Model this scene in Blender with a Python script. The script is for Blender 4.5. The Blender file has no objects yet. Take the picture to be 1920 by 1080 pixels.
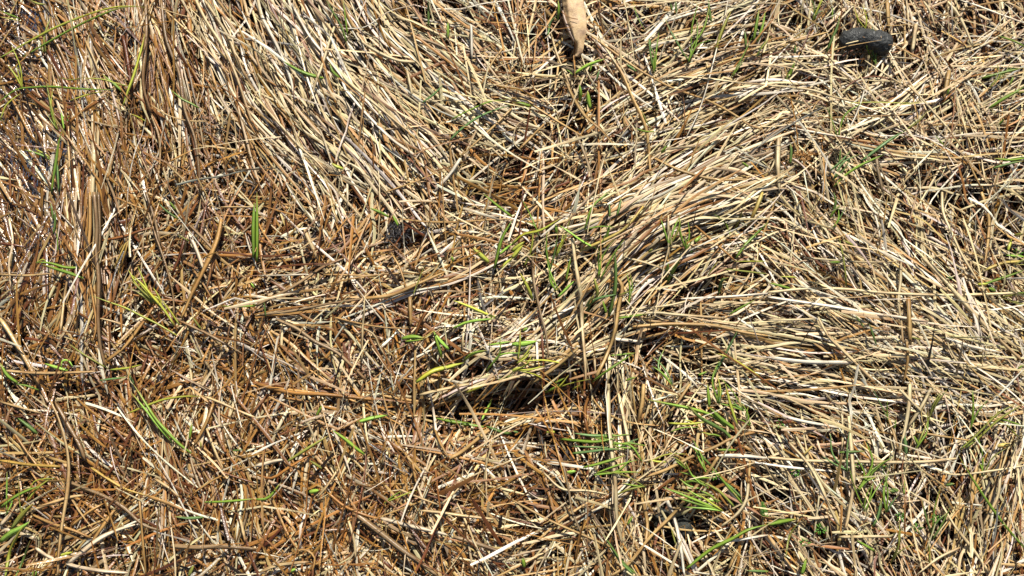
import bpy, math, random
import numpy as np
from mathutils import Vector, noise

# ------------------------------------------------------------------ camera, sky, sun, exposure
SC = bpy.context.scene
TILT = math.radians(9.0)
DIST = 0.75
cam_d = bpy.data.cameras.new('camera')
cam_d.sensor_width = 36.0
cam_d.lens = 36.0 * DIST / 0.96
cam_d.clip_start = 0.01
cam_d.clip_end = 50.0
cam = bpy.data.objects.new('camera', cam_d)
SC.collection.objects.link(cam)
CAM = np.array([0.0, -DIST * math.sin(TILT), DIST * math.cos(TILT)])
cam.location = CAM
cam.rotation_euler = (TILT, 0, 0)
SC.camera = cam

SUN_EL, SUN_AZ = math.radians(48), math.radians(14)   # azimuth east of +Y
world = bpy.data.worlds.new("World")
SC.world = world
world.use_nodes = True
wn = world.node_tree
wn.nodes.clear()
sky = wn.nodes.new('ShaderNodeTexSky')
sky.sky_type = 'NISHITA'
sky.sun_disc = False
sky.sun_elevation = SUN_EL
sky.sun_rotation = SUN_AZ
bg = wn.nodes.new('ShaderNodeBackground')
bg.inputs['Strength'].default_value = 0.05
wo = wn.nodes.new('ShaderNodeOutputWorld')
wn.links.new(sky.outputs[0], bg.inputs[0])
wn.links.new(bg.outputs[0], wo.inputs[0])
sd = bpy.data.lights.new('sun', 'SUN')
sd.energy = 5.0
sd.angle = math.radians(0.5)
sd.color = (1.0, 0.955, 0.86)
sun = bpy.data.objects.new('sun', sd)
SC.collection.objects.link(sun)
SDIR = Vector((math.sin(SUN_AZ) * math.cos(SUN_EL), math.cos(SUN_AZ) * math.cos(SUN_EL), math.sin(SUN_EL)))
sun.rotation_euler = SDIR.to_track_quat('Z', 'Y').to_euler()
SC.view_settings.view_transform = 'Standard'
SC.view_settings.look = 'None'
SC.view_settings.exposure = 0.56
SC.view_settings.gamma = 1.0

R = np.random.RandomState(7)
random.seed(7)
COL = SC.collection
CT, ST = math.cos(TILT), math.sin(TILT)

def unproj(px, py, z):
    """photo pixel (1920x1080) seen at height z -> world xyz"""
    u = (np.asarray(px, float) - 960) / 1920 * 0.96
    v = (540 - np.asarray(py, float)) / 1920 * 0.96
    dx = u; dy = v * CT + DIST * ST; dz = v * ST - DIST * CT
    t = (np.asarray(z, float) - CAM[2]) / dz
    return np.stack([CAM[0] + dx * t, CAM[1] + dy * t, np.broadcast_to(z, np.shape(t)) + 0 * t], -1)

def gxy(px, py):
    p = unproj(px, py, 0.0)
    return p[..., 0], p[..., 1]
# ------------------------------------------------------------------ how the mat lies: direction, looseness, colour
# one entry per 120 px cell: angle (0 = level, 90 = upright, counter-clockwise), coherence 0-9
ANG = '''
140,2 112,5 92,6 116,7 118,8 133,6 140,6 150,5 90,2 142,4 30,5 25,5 60,2 80,2 110,2 130,3
140,3 120,5 95,7 118,5 116,7 122,7 136,7 142,5 15,3 115,3 32,6 25,6 160,4 10,3 30,5 28,5
125,3 112,5 105,5 130,3 112,5 122,6 120,6 45,3 45,3 45,5 40,7 38,7 110,3 150,4 100,2 40,2
108,4 92,8 60,2 125,2 65,3 80,2 30,2 20,2 50,3 45,4 32,8 15,7 120,5 130,6 110,2 110,3
60,2 91,8 40,2 60,2 20,3 25,3 20,4 45,2 55,3 52,6 38,7 30,4 172,3 132,7 132,7 130,6
140,3 120,3 60,2 100,3 140,4 90,3 92,4 20,4 42,6 100,4 160,3 0,5 172,7 173,8 165,7 142,6
115,4 112,4 85,4 82,4 60,3 150,3 60,2 24,7 20,7 100,5 60,2 150,4 172,6 110,3 75,3 60,4
150,3 130,3 100,3 85,5 110,3 100,4 85,3 45,3 150,3 100,5 40,3 150,4 150,5 130,4 80,3 65,4
50,5 45,5 60,3 75,3 70,3 110,3 140,4 130,4 32,5 100,5 105,4 15,4 140,5 120,4 100,4 62,4'''
CLR = '''
2 3 3 5 8 8 8 7 6 7 8 8 8 8 8 8
2 3 3 5 8 8 8 7 6 7 8 8 8 8 8 8
2 3 3 3 4 7 7 6 6 7 8 8 8 8 8 8
2 3 4 4 4 5 5 5 6 6 8 8 8 8 9 9
3 4 4 4 5 5 5 6 7 7 8 7 8 9 9 9
3 4 4 4 5 5 5 6 7 7 7 7 8 9 9 9
3 3 3 4 4 5 4 6 6 6 7 7 8 8 8 8
3 3 4 4 4 4 4 5 6 7 7 7 8 8 8 8
4 4 4 4 4 5 4 5 6 7 7 7 8 8 8 8'''
_a = np.array([[[float(v) for v in c.split(',')] for c in r.split()] for r in ANG.strip().split('\n')])
_c = np.array([[float(v) for v in r.split()] for r in CLR.strip().split('\n')]) / 9.0
A2 = np.stack([np.cos(2 * np.radians(_a[..., 0])), np.sin(2 * np.radians(_a[..., 0]))], -1)

def bil(F, px, py):
    x = np.clip(px / 120 - .5, 0, 14.999); y = np.clip(py / 120 - .5, 0, 7.999)
    i = x.astype(int); j = y.astype(int); fx = x - i; fy = y - j
    if F.ndim == 3: fx = fx[..., None]; fy = fy[..., None]
    return (F[j, i] * (1 - fx) * (1 - fy) + F[j, i + 1] * fx * (1 - fy) + F[j + 1, i] * (1 - fx) * fy + F[j + 1, i + 1] * fx * fy)

def flow(px, py):
    d = bil(A2, px, py)
    return 0.5 * np.arctan2(d[..., 1], d[..., 0])
def cohf(px, py): return bil(_a[..., 1], px, py) / 9.0
def clrf(px, py): return bil(_c, px, py)

# dark hollows between the swept locks: px, py, rx, ry, depth mm
HOL = [(455,25,45,45,16),(500,165,36,20,20),(610,235,24,30,12),(672,135,26,16,12),(745,38,24,16,12),(1080,215,20,30,16),
 (1395,205,55,18,16),(1290,190,30,14,10),(1360,430,60,22,22),(1090,595,40,34,22),(975,575,36,34,18),(990,400,26,12,8),(880,690,60,22,22),
 (850,775,115,40,34),(1000,750,120,34,34),(1000,822,120,24,24),(1120,735,50,16,18),(905,880,30,16,10),(1330,545,50,16,14),(1190,655,80,22,18),(1310,680,60,24,14),
 (1060,700,40,30,16),(1480,30,30,16,10),(1790,370,44,22,16),(1880,420,30,34,16),(1700,450,30,20,10),(1550,545,34,16,14),(1880,565,50,12,16),
 (30,1040,50,34,20),(545,950,36,26,16),(420,330,20,30,8),(270,240,26,34,14),(310,290,24,20,14),(1260,975,50,28,22),(1180,800,60,24,12),
 (1470,1000,34,20,14),(1650,1060,24,20,16),(1690,890,34,22,14),(1600,750,40,14,12),(1660,790,22,34,14),(1740,790,34,16,12),(1500,150,26,20,14),
 (740,455,44,20,10),(640,255,20,14,10),(1215,290,20,14,8),(1240,520,30,14,14),(150,740,60,14,10),(130,560,20,30,10),(590,330,12,26,12),
 (1070,110,30,16,14),(1035,60,16,34,16),(1440,820,24,20,12),(1560,1040,30,20,12),(1270,900,40,20,10),(60,30,30,20,8),(1655,245,26,12,10),
 (1250,640,60,12,12),(1540,390,18,26,10),(1870,100,30,14,10),(1620,105,34,10,14),(1010,270,18,14,10),(1000,500,22,26,10),(340,560,20,14,8),(300,660,26,18,8),(390,700,24,14,8)]
# raised locks: px, py, rx, ry, height mm
HIL = [(640,180,180,120,9),(1240,430,170,60,12),(1180,400,140,50,8),(1640,600,240,90,8),(1300,130,180,60,5),(175,330,26,340,6),(820,290,90,60,5),
 (560,440,120,60,3),(700,560,200,40,4),(1600,250,200,100,4),(880,640,40,16,5),(1060,800,160,30,5),(230,960,200,60,3),(1080,900,120,60,5),(50,240,100,240,-7.5)]
def hf(px, py):
    px = np.asarray(px, float); py = np.asarray(py, float)
    h = 4 * np.sin(px / 170. + 1.3 * np.sin(py / 210.)) * np.sin(py / 150. + .8) * .6 + 1.6 * np.sin(px / 61. + py / 47.) * np.sin(py / 53. - px / 90.)
    for x, y, rx, ry, d in HOL: h = h - 1.15 * d * np.exp(-((px - x) / rx) ** 2 - ((py - y) / ry) ** 2)
    for x, y, rx, ry, d in HIL: h = h + d * np.exp(-((px - x) / rx) ** 2 - ((py - y) / ry) ** 2)
    return h * 0.001
def holw(px, py):
    w = np.zeros(np.shape(px))
    for x, y, rx, ry, d in HOL: w = np.maximum(w, min(1, d / 16.) * np.exp(-(((px - x) / rx) ** 2 + ((py - y) / ry) ** 2) ** 1.5))
    return w
def wetf(px, py):
    w = 1 / (1 + np.exp((px - 150 + 0.00045 * (py - 230) ** 2) / 35.))
    w2 = 0.35 / (1 + np.exp((px - 560 - (py - 540) * .5) / 130.))
    return np.clip(np.maximum(w, w2), 0, 1)
# ------------------------------------------------------------------ materials
def mat(name):
    m = bpy.data.materials.new(name); m.use_nodes = True
    nt = m.node_tree; nt.nodes.clear()
    return m, nt, nt.nodes.new, nt.links.new

def blade_material(name, transl, tint_tip, rough, coatk):
    m, nt, N, L = mat(name)
    out = N('ShaderNodeOutputMaterial'); bs = N('ShaderNodeBsdfPrincipled')
    col = N('ShaderNodeAttribute'); col.attribute_name = 'col'
    st = N('ShaderNodeAttribute'); st.attribute_name = 'st'
    sep = N('ShaderNodeSeparateXYZ'); L(st.outputs['Vector'], sep.inputs[0])
    # fibres running along the blade
    mp = N('ShaderNodeVectorMath'); mp.operation = 'MULTIPLY'; mp.inputs[1].default_value = (5.0, 9.0, 37.0)
    L(st.outputs['Vector'], mp.inputs[0])
    n1 = N('ShaderNodeTexNoise'); n1.inputs['Scale'].default_value = 1.0; n1.inputs['Detail'].default_value = 3
    L(mp.outputs[0], n1.inputs['Vector'])
    r1 = N('ShaderNodeMapRange'); r1.inputs['From Min'].default_value = .3; r1.inputs['From Max'].default_value = .7
    r1.inputs['To Min'].default_value = .58; r1.inputs['To Max'].default_value = 1.28
    L(n1.outputs[0], r1.inputs[0])
    # blotches and stains along the length
    mp2 = N('ShaderNodeVectorMath'); mp2.operation = 'MULTIPLY'; mp2.inputs[1].default_value = (0.7, 45.0, 53.0)
    L(st.outputs['Vector'], mp2.inputs[0])
    n2 = N('ShaderNodeTexNoise'); n2.inputs['Scale'].default_value = 1.0; n2.inputs['Detail'].default_value = 4; n2.inputs['Roughness'].default_value = .65
    L(mp2.outputs[0], n2.inputs['Vector'])
    r2 = N('ShaderNodeMapRange'); r2.inputs['From Min'].default_value = .46; r2.inputs['From Max'].default_value = .78
    L(n2.outputs[0], r2.inputs[0])
    sc = N('ShaderNodeMix'); sc.data_type = 'RGBA'; sc.blend_type = 'MULTIPLY'; sc.inputs[0].default_value = 1
    L(col.outputs['Color'], sc.inputs[6]); L(r1.outputs[0], sc.inputs[7])
    bl = N('ShaderNodeMix'); bl.data_type = 'RGBA'; bl.blend_type = 'MULTIPLY'
    L(r2.outputs[0], bl.inputs[0]); L(sc.outputs[2], bl.inputs[6]); bl.inputs[7].default_value = tint_tip
    mp4 = N('ShaderNodeVectorMath'); mp4.operation = 'MULTIPLY'; mp4.inputs[1].default_value = (3.0, 420.0, 71.0)
    L(st.outputs['Vector'], mp4.inputs[0])
    n4 = N('ShaderNodeTexNoise'); n4.inputs['Scale'].default_value = 1.0; n4.inputs['Detail'].default_value = 2; L(mp4.outputs[0], n4.inputs['Vector'])
    r4 = N('ShaderNodeMapRange'); r4.inputs['From Min'].default_value = .56; r4.inputs['From Max'].default_value = .72; r4.inputs['To Max'].default_value = .45
    L(n4.outputs[0], r4.inputs[0])
    b4 = N('ShaderNodeMix'); b4.data_type = 'RGBA'; b4.blend_type = 'MULTIPLY'; L(r4.outputs[0], b4.inputs[0]); L(bl.outputs[2], b4.inputs[6]); b4.inputs[7].default_value = (.5, .4, .33, 1)
    bl = b4
    L(bl.outputs[2], bs.inputs['Base Color'])
    wet = col.outputs['Alpha']
    rr = N('ShaderNodeMapRange'); rr.inputs['To Min'].default_value = rough; rr.inputs['To Max'].default_value = .25
    L(wet, rr.inputs[0]); L(rr.outputs[0], bs.inputs['Roughness'])
    bs.inputs['Specular IOR Level'].default_value = .45
    bs.inputs['Coat Roughness'].default_value = .19
    cw = N('ShaderNodeMath'); cw.operation = 'MULTIPLY'; cw.inputs[1].default_value = coatk; L(wet, cw.inputs[0])
    L(cw.outputs[0], bs.inputs['Coat Weight'])
    bp = N('ShaderNodeBump'); bp.inputs['Strength'].default_value = .55; bp.inputs['Distance'].default_value = .0006
    L(n1.outputs[0], bp.inputs['Height']); L(bp.outputs[0], bs.inputs['Normal'])
    # water beads: a fine lumpy normal on the coat only
    geo = N('ShaderNodeNewGeometry')
    n3 = N('ShaderNodeTexNoise'); n3.inputs['Scale'].default_value = 420; n3.inputs['Detail'].default_value = 1
    L(geo.outputs['Position'], n3.inputs['Vector'])
    b2 = N('ShaderNodeBump'); b2.inputs['Strength'].default_value = .8; b2.inputs['Distance'].default_value = .0009
    L(n3.outputs[0], b2.inputs['Height']); L(b2.outputs[0], bs.inputs['Coat Normal'])
    tr = N('ShaderNodeBsdfTranslucent'); L(bl.outputs[2], tr.inputs[0])
    mx = N('ShaderNodeMixShader'); mx.inputs[0].default_value = transl
    L(bs.outputs[0], mx.inputs[1]); L(tr.outputs[0], mx.inputs[2]); L(mx.outputs[0], out.inputs[0])
    return m
M_STRAW = blade_material('dry_blade', .04, (.55, .38, .26, 1), .48, 1.0)
M_GREEN = blade_material('green_blade', .25, (.9, .75, .4, 1), .38, .6)

def simple_mat(name, c1, c2, scale, rough=.8, bump=.5, bdist=.001, spec=.4, detail=6, coat=0):
    m, nt, N, L = mat(name)
    out = N('ShaderNodeOutputMaterial'); bs = N('ShaderNodeBsdfPrincipled')
    tc = N('ShaderNodeTexCoord')
    n = N('ShaderNodeTexNoise'); n.inputs['Scale'].default_value = scale; n.inputs['Detail'].default_value = detail; n.inputs['Roughness'].default_value = .65
    L(tc.outputs['Object'], n.inputs['Vector'])
    r = N('ShaderNodeValToRGB'); r.color_ramp.elements[0].position = .35; r.color_ramp.elements[1].position = .68
    r.color_ramp.elements[0].color = (*c1, 1); r.color_ramp.elements[1].color = (*c2, 1)
    L(n.outputs[0], r.inputs[0]); L(r.outputs[0], bs.inputs['Base Color'])
    bp = N('ShaderNodeBump'); bp.inputs['Strength'].default_value = bump; bp.inputs['Distance'].default_value = bdist
    L(n.outputs[0], bp.inputs['Height']); L(bp.outputs[0], bs.inputs['Normal'])
    bs.inputs['Roughness'].default_value = rough; bs.inputs['Specular IOR Level'].default_value = spec
    bs.inputs['Coat Weight'].default_value = coat; bs.inputs['Coat Roughness'].default_value = .25
    L(bs.outputs[0], out.inputs[0])
    return m
M_SOIL = simple_mat('peaty_soil', (.008, .005, .003), (.035, .02, .011), 160, .75, .8, .002)
M_DUNG = simple_mat('dark_dung', (.005, .0055, .005), (.026, .028, .027), 800, .55, 1.0, .0010, .5, 4, .08)
M_LUMP = simple_mat('crumbly_lump', (.012, .013, .011), (.07, .072, .06), 900, .8, 1.0, .001, .3, 4)
M_MOSS = simple_mat('small_green_leaf', (.05, .16, .015), (.12, .30, .03), 300, .45, .2, .0003)
M_RUST = simple_mat('dry_flower', (.22, .09, .02), (.5, .26, .08), 500, .7, .4, .0004)
M_CHAR = simple_mat('black_fibre', (.012, .01, .012), (.10, .09, .09), 700, .45, .3, .0003, .6)

# ------------------------------------------------------------------ ribbons
def smooth(pts, K):
    """Catmull-Rom through pts (n,d), K even samples"""
    P = np.asarray(pts, float)
    if len(P) == 2: P = np.array([P[0], (P[0] + P[1]) / 2, P[1]])
    Q = np.vstack([2 * P[0] - P[1], P, 2 * P[-1] - P[-2]])
    o = []
    for i in range(len(P) - 1):
        a, b, c, d = Q[i:i + 4]
        for t in np.linspace(0, 1, 12, endpoint=False):
            o.append(.5 * (2 * b + (c - a) * t + (2 * a - 5 * b + 4 * c - d) * t * t + (3 * b - a - 3 * c + d) * t ** 3))
    o.append(P[-1]); o = np.array(o)
    s = np.concatenate([[0], np.cumsum(np.linalg.norm(np.diff(o[:, :2], axis=0), axis=1))])
    u = np.linspace(0, s[-1], K)
    return np.stack([np.interp(u, s, o[:, k]) for k in range(o.shape[1])], 1)

def ribbons(P, W, roll, col, wet, fold=.22, closed=False, taper=None, seed=None):
    """P (N,K,3) centre lines, W (N,) widths m, roll (N,K) rad, col (N,K,3), wet (N,) -> verts, quads, colours, st"""
    N_, K = P.shape[:2]
    T = np.gradient(P, axis=1); T /= np.linalg.norm(T, axis=2, keepdims=True) + 1e-12
    up = np.array([0, 0, 1.])
    S = np.cross(T, up); l = np.linalg.norm(S, axis=2, keepdims=True)
    S = np.where(l > .05, S / (l + 1e-9), np.array([1., 0, 0]))
    Nn = np.cross(S, T)
    c, s = np.cos(roll)[..., None], np.sin(roll)[..., None]
    S, Nn = S * c + Nn * s, Nn * c - S * s
    u = np.linspace(0, 1, K)
    if taper is None: taper = np.interp(u, [0, .08, .5, .9, 1], [.5, .9, 1, .8, .3])[None].repeat(N_, 0)
    w = (W[:, None] * taper)[..., None] * .5
    f = fold * w * 2
    cols_ = [P - S * w, P + Nn * f, P + S * w]
    tt = [0, .5, 1]
    if closed: cols_.append(P - Nn * np.minimum(w * .35, .0004) + Nn * f * .3); tt.append(.5)
    M = len(cols_)
    V = np.stack(cols_, 2)                                     # N,K,M,3
    idx = np.arange(N_ * K * M).reshape(N_, K, M)
    Q = []
    rng = range(M) if closed else range(M - 1)
    for m_ in rng:
        n_ = (m_ + 1) % M
        Q.append(np.stack([idx[:, :-1, m_], idx[:, 1:, m_], idx[:, 1:, n_], idx[:, :-1, n_]], -1).reshape(-1, 4))
    if closed:
        Q.append(idx[:, 0, ::1].reshape(-1, 4)); Q.append(idx[:, -1, ::-1].reshape(-1, 4))
    Q = np.concatenate(Q)
    sl = np.concatenate([np.zeros((N_, 1)), np.cumsum(np.linalg.norm(np.diff(P, axis=1), axis=2), 1)], 1)
    rnd = (R.rand(N_) if seed is None else seed)[:, None, None]
    STv = np.stack([np.broadcast_to(np.array(tt)[None, None], (N_, K, M)) + 0 * rnd,
                    np.broadcast_to(sl[..., None], (N_, K, M)), np.broadcast_to(rnd, (N_, K, M))], -1)
    C = np.concatenate([np.broadcast_to(col[:, :, None, :], (N_, K, M, 3)), np.broadcast_to(wet[:, None, None, None], (N_, K, M, 1))], -1)
    return V.reshape(-1, 3), Q, C.reshape(-1, 4), STv.reshape(-1, 3)

def to_mesh(name, V, Q, C=None, STv=None, material=None, smooth_=True):
    me = bpy.data.meshes.new(name)
    V = np.ascontiguousarray(V, dtype=np.float32); Q = np.ascontiguousarray(Q, dtype=np.int32)
    me.vertices.add(len(V)); me.vertices.foreach_set('co', V.ravel())
    me.loops.add(Q.size); me.loops.foreach_set('vertex_index', Q.ravel())
    me.polygons.add(len(Q)); me.polygons.foreach_set('loop_start', np.arange(len(Q), dtype=np.int32) * Q.shape[1])
    me.update(calc_edges=True)
    if smooth_: me.polygons.foreach_set('use_smooth', np.ones(len(Q), bool))
    if C is not None:
        a = me.attributes.new('col', 'FLOAT_COLOR', 'POINT'); a.data.foreach_set('color', np.ascontiguousarray(C, dtype=np.float32).ravel())
    if STv is not None:
        a = me.attributes.new('st', 'FLOAT_VECTOR', 'POINT'); a.data.foreach_set('vector', np.ascontiguousarray(STv, dtype=np.float32).ravel())
    if material: me.materials.append(material)
    me.update()
    return me

def link(name, me, parent=None, **props):
    o = bpy.data.objects.new(name, me); COL.objects.link(o)
    if parent is not None: o.parent = parent
    for k, v in props.items(): o[k] = v
    return o
def centre(me):
    """put the mesh origin at its own base point, return it"""
    n = len(me.vertices); v = np.empty(n * 3, np.float32); me.vertices.foreach_get('co', v); v = v.reshape(-1, 3)
    c = np.array([(v[:, 0].min() + v[:, 0].max()) / 2, (v[:, 1].min() + v[:, 1].max()) / 2, v[:, 2].min()])
    v -= c; me.vertices.foreach_set('co', np.ascontiguousarray(v, dtype=np.float32).ravel()); me.update()
    return c

# ------------------------------------------------------------------ colours (linear base colours)
PAL = {'p': (.63, .505, .285), 'w': (.73, .66, .52), 't': (.47, .30, .112), 'b': (.24, .105, .027), 'r': (.15, .050, .015), 'g': (.31, .22, .12),
       'y': (.53, .40, .11), 'o': (.41, .21, .055), 'k': (.03, .018, .010), 'a': (.40, .20, .045),  # k: near-black that puts the shade of gaps into low blades
       'G': (.24, .38, .05), 'B': (.19, .33, .11), 'Y': (.55, .58, .09), 'L': (.38, .62, .10), 'O': (.32, .33, .07), 'D': (.14, .23, .055)}
def pick(c, n, depth):
    """species mix of the straw: c 0 brown and wet .. 1 bleached; deeper litter is older and browner, and darkened further to paint in gap shade"""
    keys = ['p', 'w', 't', 'a', 'g', 'b', 'r', 'k']
    lo = np.array([-.06, -.04, .12, .44, .05, .38, .12, 0]); hi = np.array([.60, .27, .13, .0, .05, .0, .0, 0])
    dp = np.array([.03, .0, .06, .10, .09, .27, .22, .23]); dk = np.array([0, 0, 0, .03, .02, .15, .3, .5])  # low-layer mixes lean to near-black, shade between blades put into colour
    cc = np.clip(c, 0, 1)[:, None]
    p = lo * (1 - cc) + hi * cc
    p = np.maximum(p, 0)
    d = np.clip(depth, 0, 1)[:, None]
    p = p * (1 - d) + dp * d
    e = np.clip(depth - 1, 0, .6)[:, None] / .6
    p = p * (1 - e) + dk * e
    p = np.cumsum(p / p.sum(1, keepdims=True), 1)
    k = (R.rand(n)[:, None] > p).sum(1).clip(0, 7)
    base = np.array([PAL[q] for q in keys])[k]
    base = base * np.exp(R.normal(0, .14, (n, 1))) * np.exp(R.normal(0, .04, (n, 3)))
    return base

# ------------------------------------------------------------------ ground: one wide sheet of peaty soil under the mat
def ground():
    xs = np.concatenate([-np.geomspace(3.2, .85, 9), np.linspace(-.8, .8, 200), np.geomspace(.85, 3.2, 9)])
    ys = np.concatenate([-np.geomspace(3.2, .65, 9), np.linspace(-.6, .6, 150), np.geomspace(.65, 3.2, 9)])
    X, Y = np.meshgrid(xs, ys)
    px = 960 + X * 2000; py = 540 - Y * 2000
    Z = hf(px, py) * .8 - .034
    f = np.clip((np.maximum(np.abs(X) / .8, np.abs(Y) / .6) - 1) * 1.2, 0, 1)
    Z = Z * (1 - f) + f * (-.016)
    for i in range(len(ys)):
        for j in range(len(xs)): Z[i, j] += .004 * noise.noise(Vector((X[i, j] * 30, Y[i, j] * 30, 0)))
    nx, ny = len(xs), len(ys)
    I = np.arange(nx * ny).reshape(ny, nx)
    Q = np.stack([I[:-1, :-1], I[:-1, 1:], I[1:, 1:], I[1:, :-1]], -1).reshape(-1, 4)
    link('ground', to_mesh('ground', np.stack([X, Y, Z], -1).reshape(-1, 3), Q, material=M_SOIL), kind='structure')
ground()

# ------------------------------------------------------------------ water standing in the wet corner on the left
def water():
    m, nt, N, L = mat('clear_bog_water')
    out = N('ShaderNodeOutputMaterial'); tr = N('ShaderNodeBsdfTransparent'); tr.inputs[0].default_value = (.93, .86, .72, 1)
    gl = N('ShaderNodeBsdfGlossy'); gl.inputs['Roughness'].default_value = .10
    fr = N('ShaderNodeFresnel'); fr.inputs[0].default_value = 1.33
    geo = N('ShaderNodeNewGeometry'); mpg = N('ShaderNodeMapping'); mpg.inputs['Rotation'].default_value = (0, 0, math.radians(-28)); mpg.inputs['Scale'].default_value = (1.0, .3, 1)
    L(geo.outputs['Position'], mpg.inputs[0])
    n = N('ShaderNodeTexNoise'); n.inputs['Scale'].default_value = 230; n.inputs['Detail'].default_value = 2; L(mpg.outputs[0], n.inputs['Vector'])
    bp = N('ShaderNodeBump'); bp.inputs['Strength'].default_value = 1; bp.inputs['Distance'].default_value = .0036
    L(n.outputs[0], bp.inputs['Height']); L(bp.outputs[0], gl.inputs['Normal']); L(bp.outputs[0], fr.inputs['Normal'])
    mx = N('ShaderNodeMixShader'); L(fr.outputs[0], mx.inputs[0]); L(tr.outputs[0], mx.inputs[1]); L(gl.outputs[0], mx.inputs[2]); L(mx.outputs[0], out.inputs[0])
    ring = [(-380, -300), (200, -300), (175, -60), (190, 40), (165, 130), (185, 200), (150, 260), (165, 330), (140, 400), (120, 470), (60, 520), (30, 600), (-60, 640), (-380, 660)]
    sp = smooth(np.array(ring + [ring[0]]), 120)[:-1]
    c = sp.mean(0)
    V = [[c[0], c[1]]]; F = []
    for k in range(1, 21):
        for p in sp: V.append(list(c + (p - c) * k / 20))
    n_ = len(sp); tri = []
    for j in range(n_): tri.append((0, 1 + j, 1 + (j + 1) % n_, 1 + (j + 1) % n_))
    Q = []
    for k in range(19):
        for j in range(n_): Q.append((1 + k * n_ + j, 1 + (k + 1) * n_ + j, 1 + (k + 1) * n_ + (j + 1) % n_, 1 + k * n_ + (j + 1) % n_))
    V = np.array(V); x, y = gxy(V[:, 0], V[:, 1])
    z = np.full(len(x), -.0035)
    me = bpy.data.meshes.new('water')
    me.from_pydata([tuple(v) for v in np.stack([x, y, z], 1)], [], [t[:3] for t in tri] + Q); me.materials.append(m)
    for p in me.polygons: p.use_smooth = True
    link('water', me, kind='structure')
water()

# ------------------------------------------------------------------ the mat itself: countless blades
acc = []
def bulk(n, l0, l1, w0, w1, z0, z1, spread, K=8, arch=(0., 5.), depth=0., thin_hollows=True, box=(-260, 2180, -220, 1300), pitch=.08, cmul=1., open_=0., wet_thin=1.):
    px = R.uniform(box[0], box[1], n); py = R.uniform(box[2], box[3], n)
    if thin_hollows:
        keep = R.rand(n) > np.maximum.reduce([holw(px, py) * .97, wet_thin * (px < 165) * (py > 20) * (py < 500) * .72, open_ * np.clip((clrf(px, py) - .5) / .3, 0, 1)])
        px, py = px[keep], py[keep]; n = len(px)
    co = cohf(px, py)
    out_ = np.clip(np.maximum(np.maximum(-px, px - 1920), np.maximum(-py, py - 1080)) / 200., 0, 1)
    th = flow(px, py) + R.normal(0, 1, n) * (spread * (1.08 - co) ** 1.3 + .05)
    Lp = np.exp(R.uniform(np.log(l0), np.log(l1), n)) * (.75 + .6 * co)
    W = np.exp(R.uniform(np.log(w0), np.log(w1), n)) * .0005 * (.86 if depth < 1 else 1.)
    kap = R.normal(0, .20, n) * (1.1 - .5 * co)
    wav = R.normal(0, .05, n); wph = R.uniform(0, 6.3, n)
    s = np.linspace(-.5, .5, K)[None]
    a = th[:, None] + kap[:, None] * s + wav[:, None] * np.sin(s * 7 + wph[:, None])
    # a few bent stalks: a sharp kink part way along
    kink = (R.rand(n) < .13) * R.uniform(-1.0, 1.0, n); ks = R.uniform(-.3, .3, n)
    a = a + kink[:, None] * (s > ks[:, None])
    dx = np.cos(a) * Lp[:, None] / (K - 1); dy = -np.sin(a) * Lp[:, None] / (K - 1)
    X = px[:, None] + np.cumsum(dx, 1) - dx.sum(1, keepdims=True) / 2; Y = py[:, None] + np.cumsum(dy, 1) - dy.sum(1, keepdims=True) / 2
    wx, wy = gxy(X, Y)
    zc = R.uniform(z0, z1, n) * .001
    H = hf(X, Y); Hc = hf(px, py)[:, None]
    H = Hc * .45 + H * .55
    ar = R.uniform(arch[0], arch[1], n) * .001
    Z = H + zc[:, None] - ar[:, None] * (4 * s * s) + (R.normal(0, pitch, n) * Lp * .0005)[:, None] * s * 2
    P = np.stack([wx, wy, Z], -1)
    c = clrf(px, py) * cmul + R.normal(0, .06, n)
    dfrac = np.clip(depth + R.uniform(-.15, .15, n), 0, 1.6)
    col = pick(c, n, dfrac)
    wet = np.clip(wetf(px, py) * R.uniform(.6, 1.2, n), 0, 1)
    col = col * (1 - .35 * wet[:, None]) * np.array([1, 1, 1])
    cv = np.repeat(col[:, None, :], K, 1)
    # one end often older and browner
    e = (R.rand(n) < .4)[:, None] * np.clip((s + .5) * 2 - 1, 0, 1) * R.uniform(.2, .7, n)[:, None]
    cv = cv * (1 - e[..., None] * np.array([.35, .5, .62]))
    roll = R.normal(0, .38, n)[:, None] + R.normal(0, .5, n)[:, None] * s + R.normal(0, .25, (n, 1)) * np.sin(s * 9)
    tp = np.interp(np.linspace(0, 1, K), [0, .1, .5, .85, 1], [.75, 1, 1, .85, .5])[None].repeat(n, 0) * np.clip(1 + R.normal(0, .13, (n, K)), .6, 1.4)
    sharp = (R.rand(n) < .35)
    tp[sharp, -1] *= .25; tp[sharp, -2] *= .7
    acc.append(ribbons(P, W, roll, cv, wet, fold=.2, taper=tp))

bulk(5000, 60, 240, 6, 12, -37, -27, 1.5, depth=1.6, thin_hollows=False, arch=(0, 2))
bulk(6500, 60, 260, 4, 9, -28, -17, 1.3, depth=1.5, arch=(0, 3), thin_hollows=False)
bulk(6600, 60, 260, 2.8, 7.5, -17, -7, 1.15, depth=.85, arch=(1, 6), pitch=.13, open_=.62)
bulk(7600, 60, 270, 2.4, 7.2, -8, 1.0, 1.0, depth=.07, arch=(1, 10), pitch=.16, K=10, open_=.22)
bulk(2300, 110, 400, 1.9, 6.0, -2, 3.5, 1.15, depth=0., arch=(1, 11), K=14, pitch=.10)
bulk(3600, 40, 170, 1.0, 2.4, -4, 3.5, 1.6, depth=.15, arch=(-2, 6), K=8, pitch=.3)
bulk(3600, 8, 34, 1.6, 4.5, -14, 1, 2.2, depth=.8, arch=(0, 1), K=4, pitch=.35, open_=.4)
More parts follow.
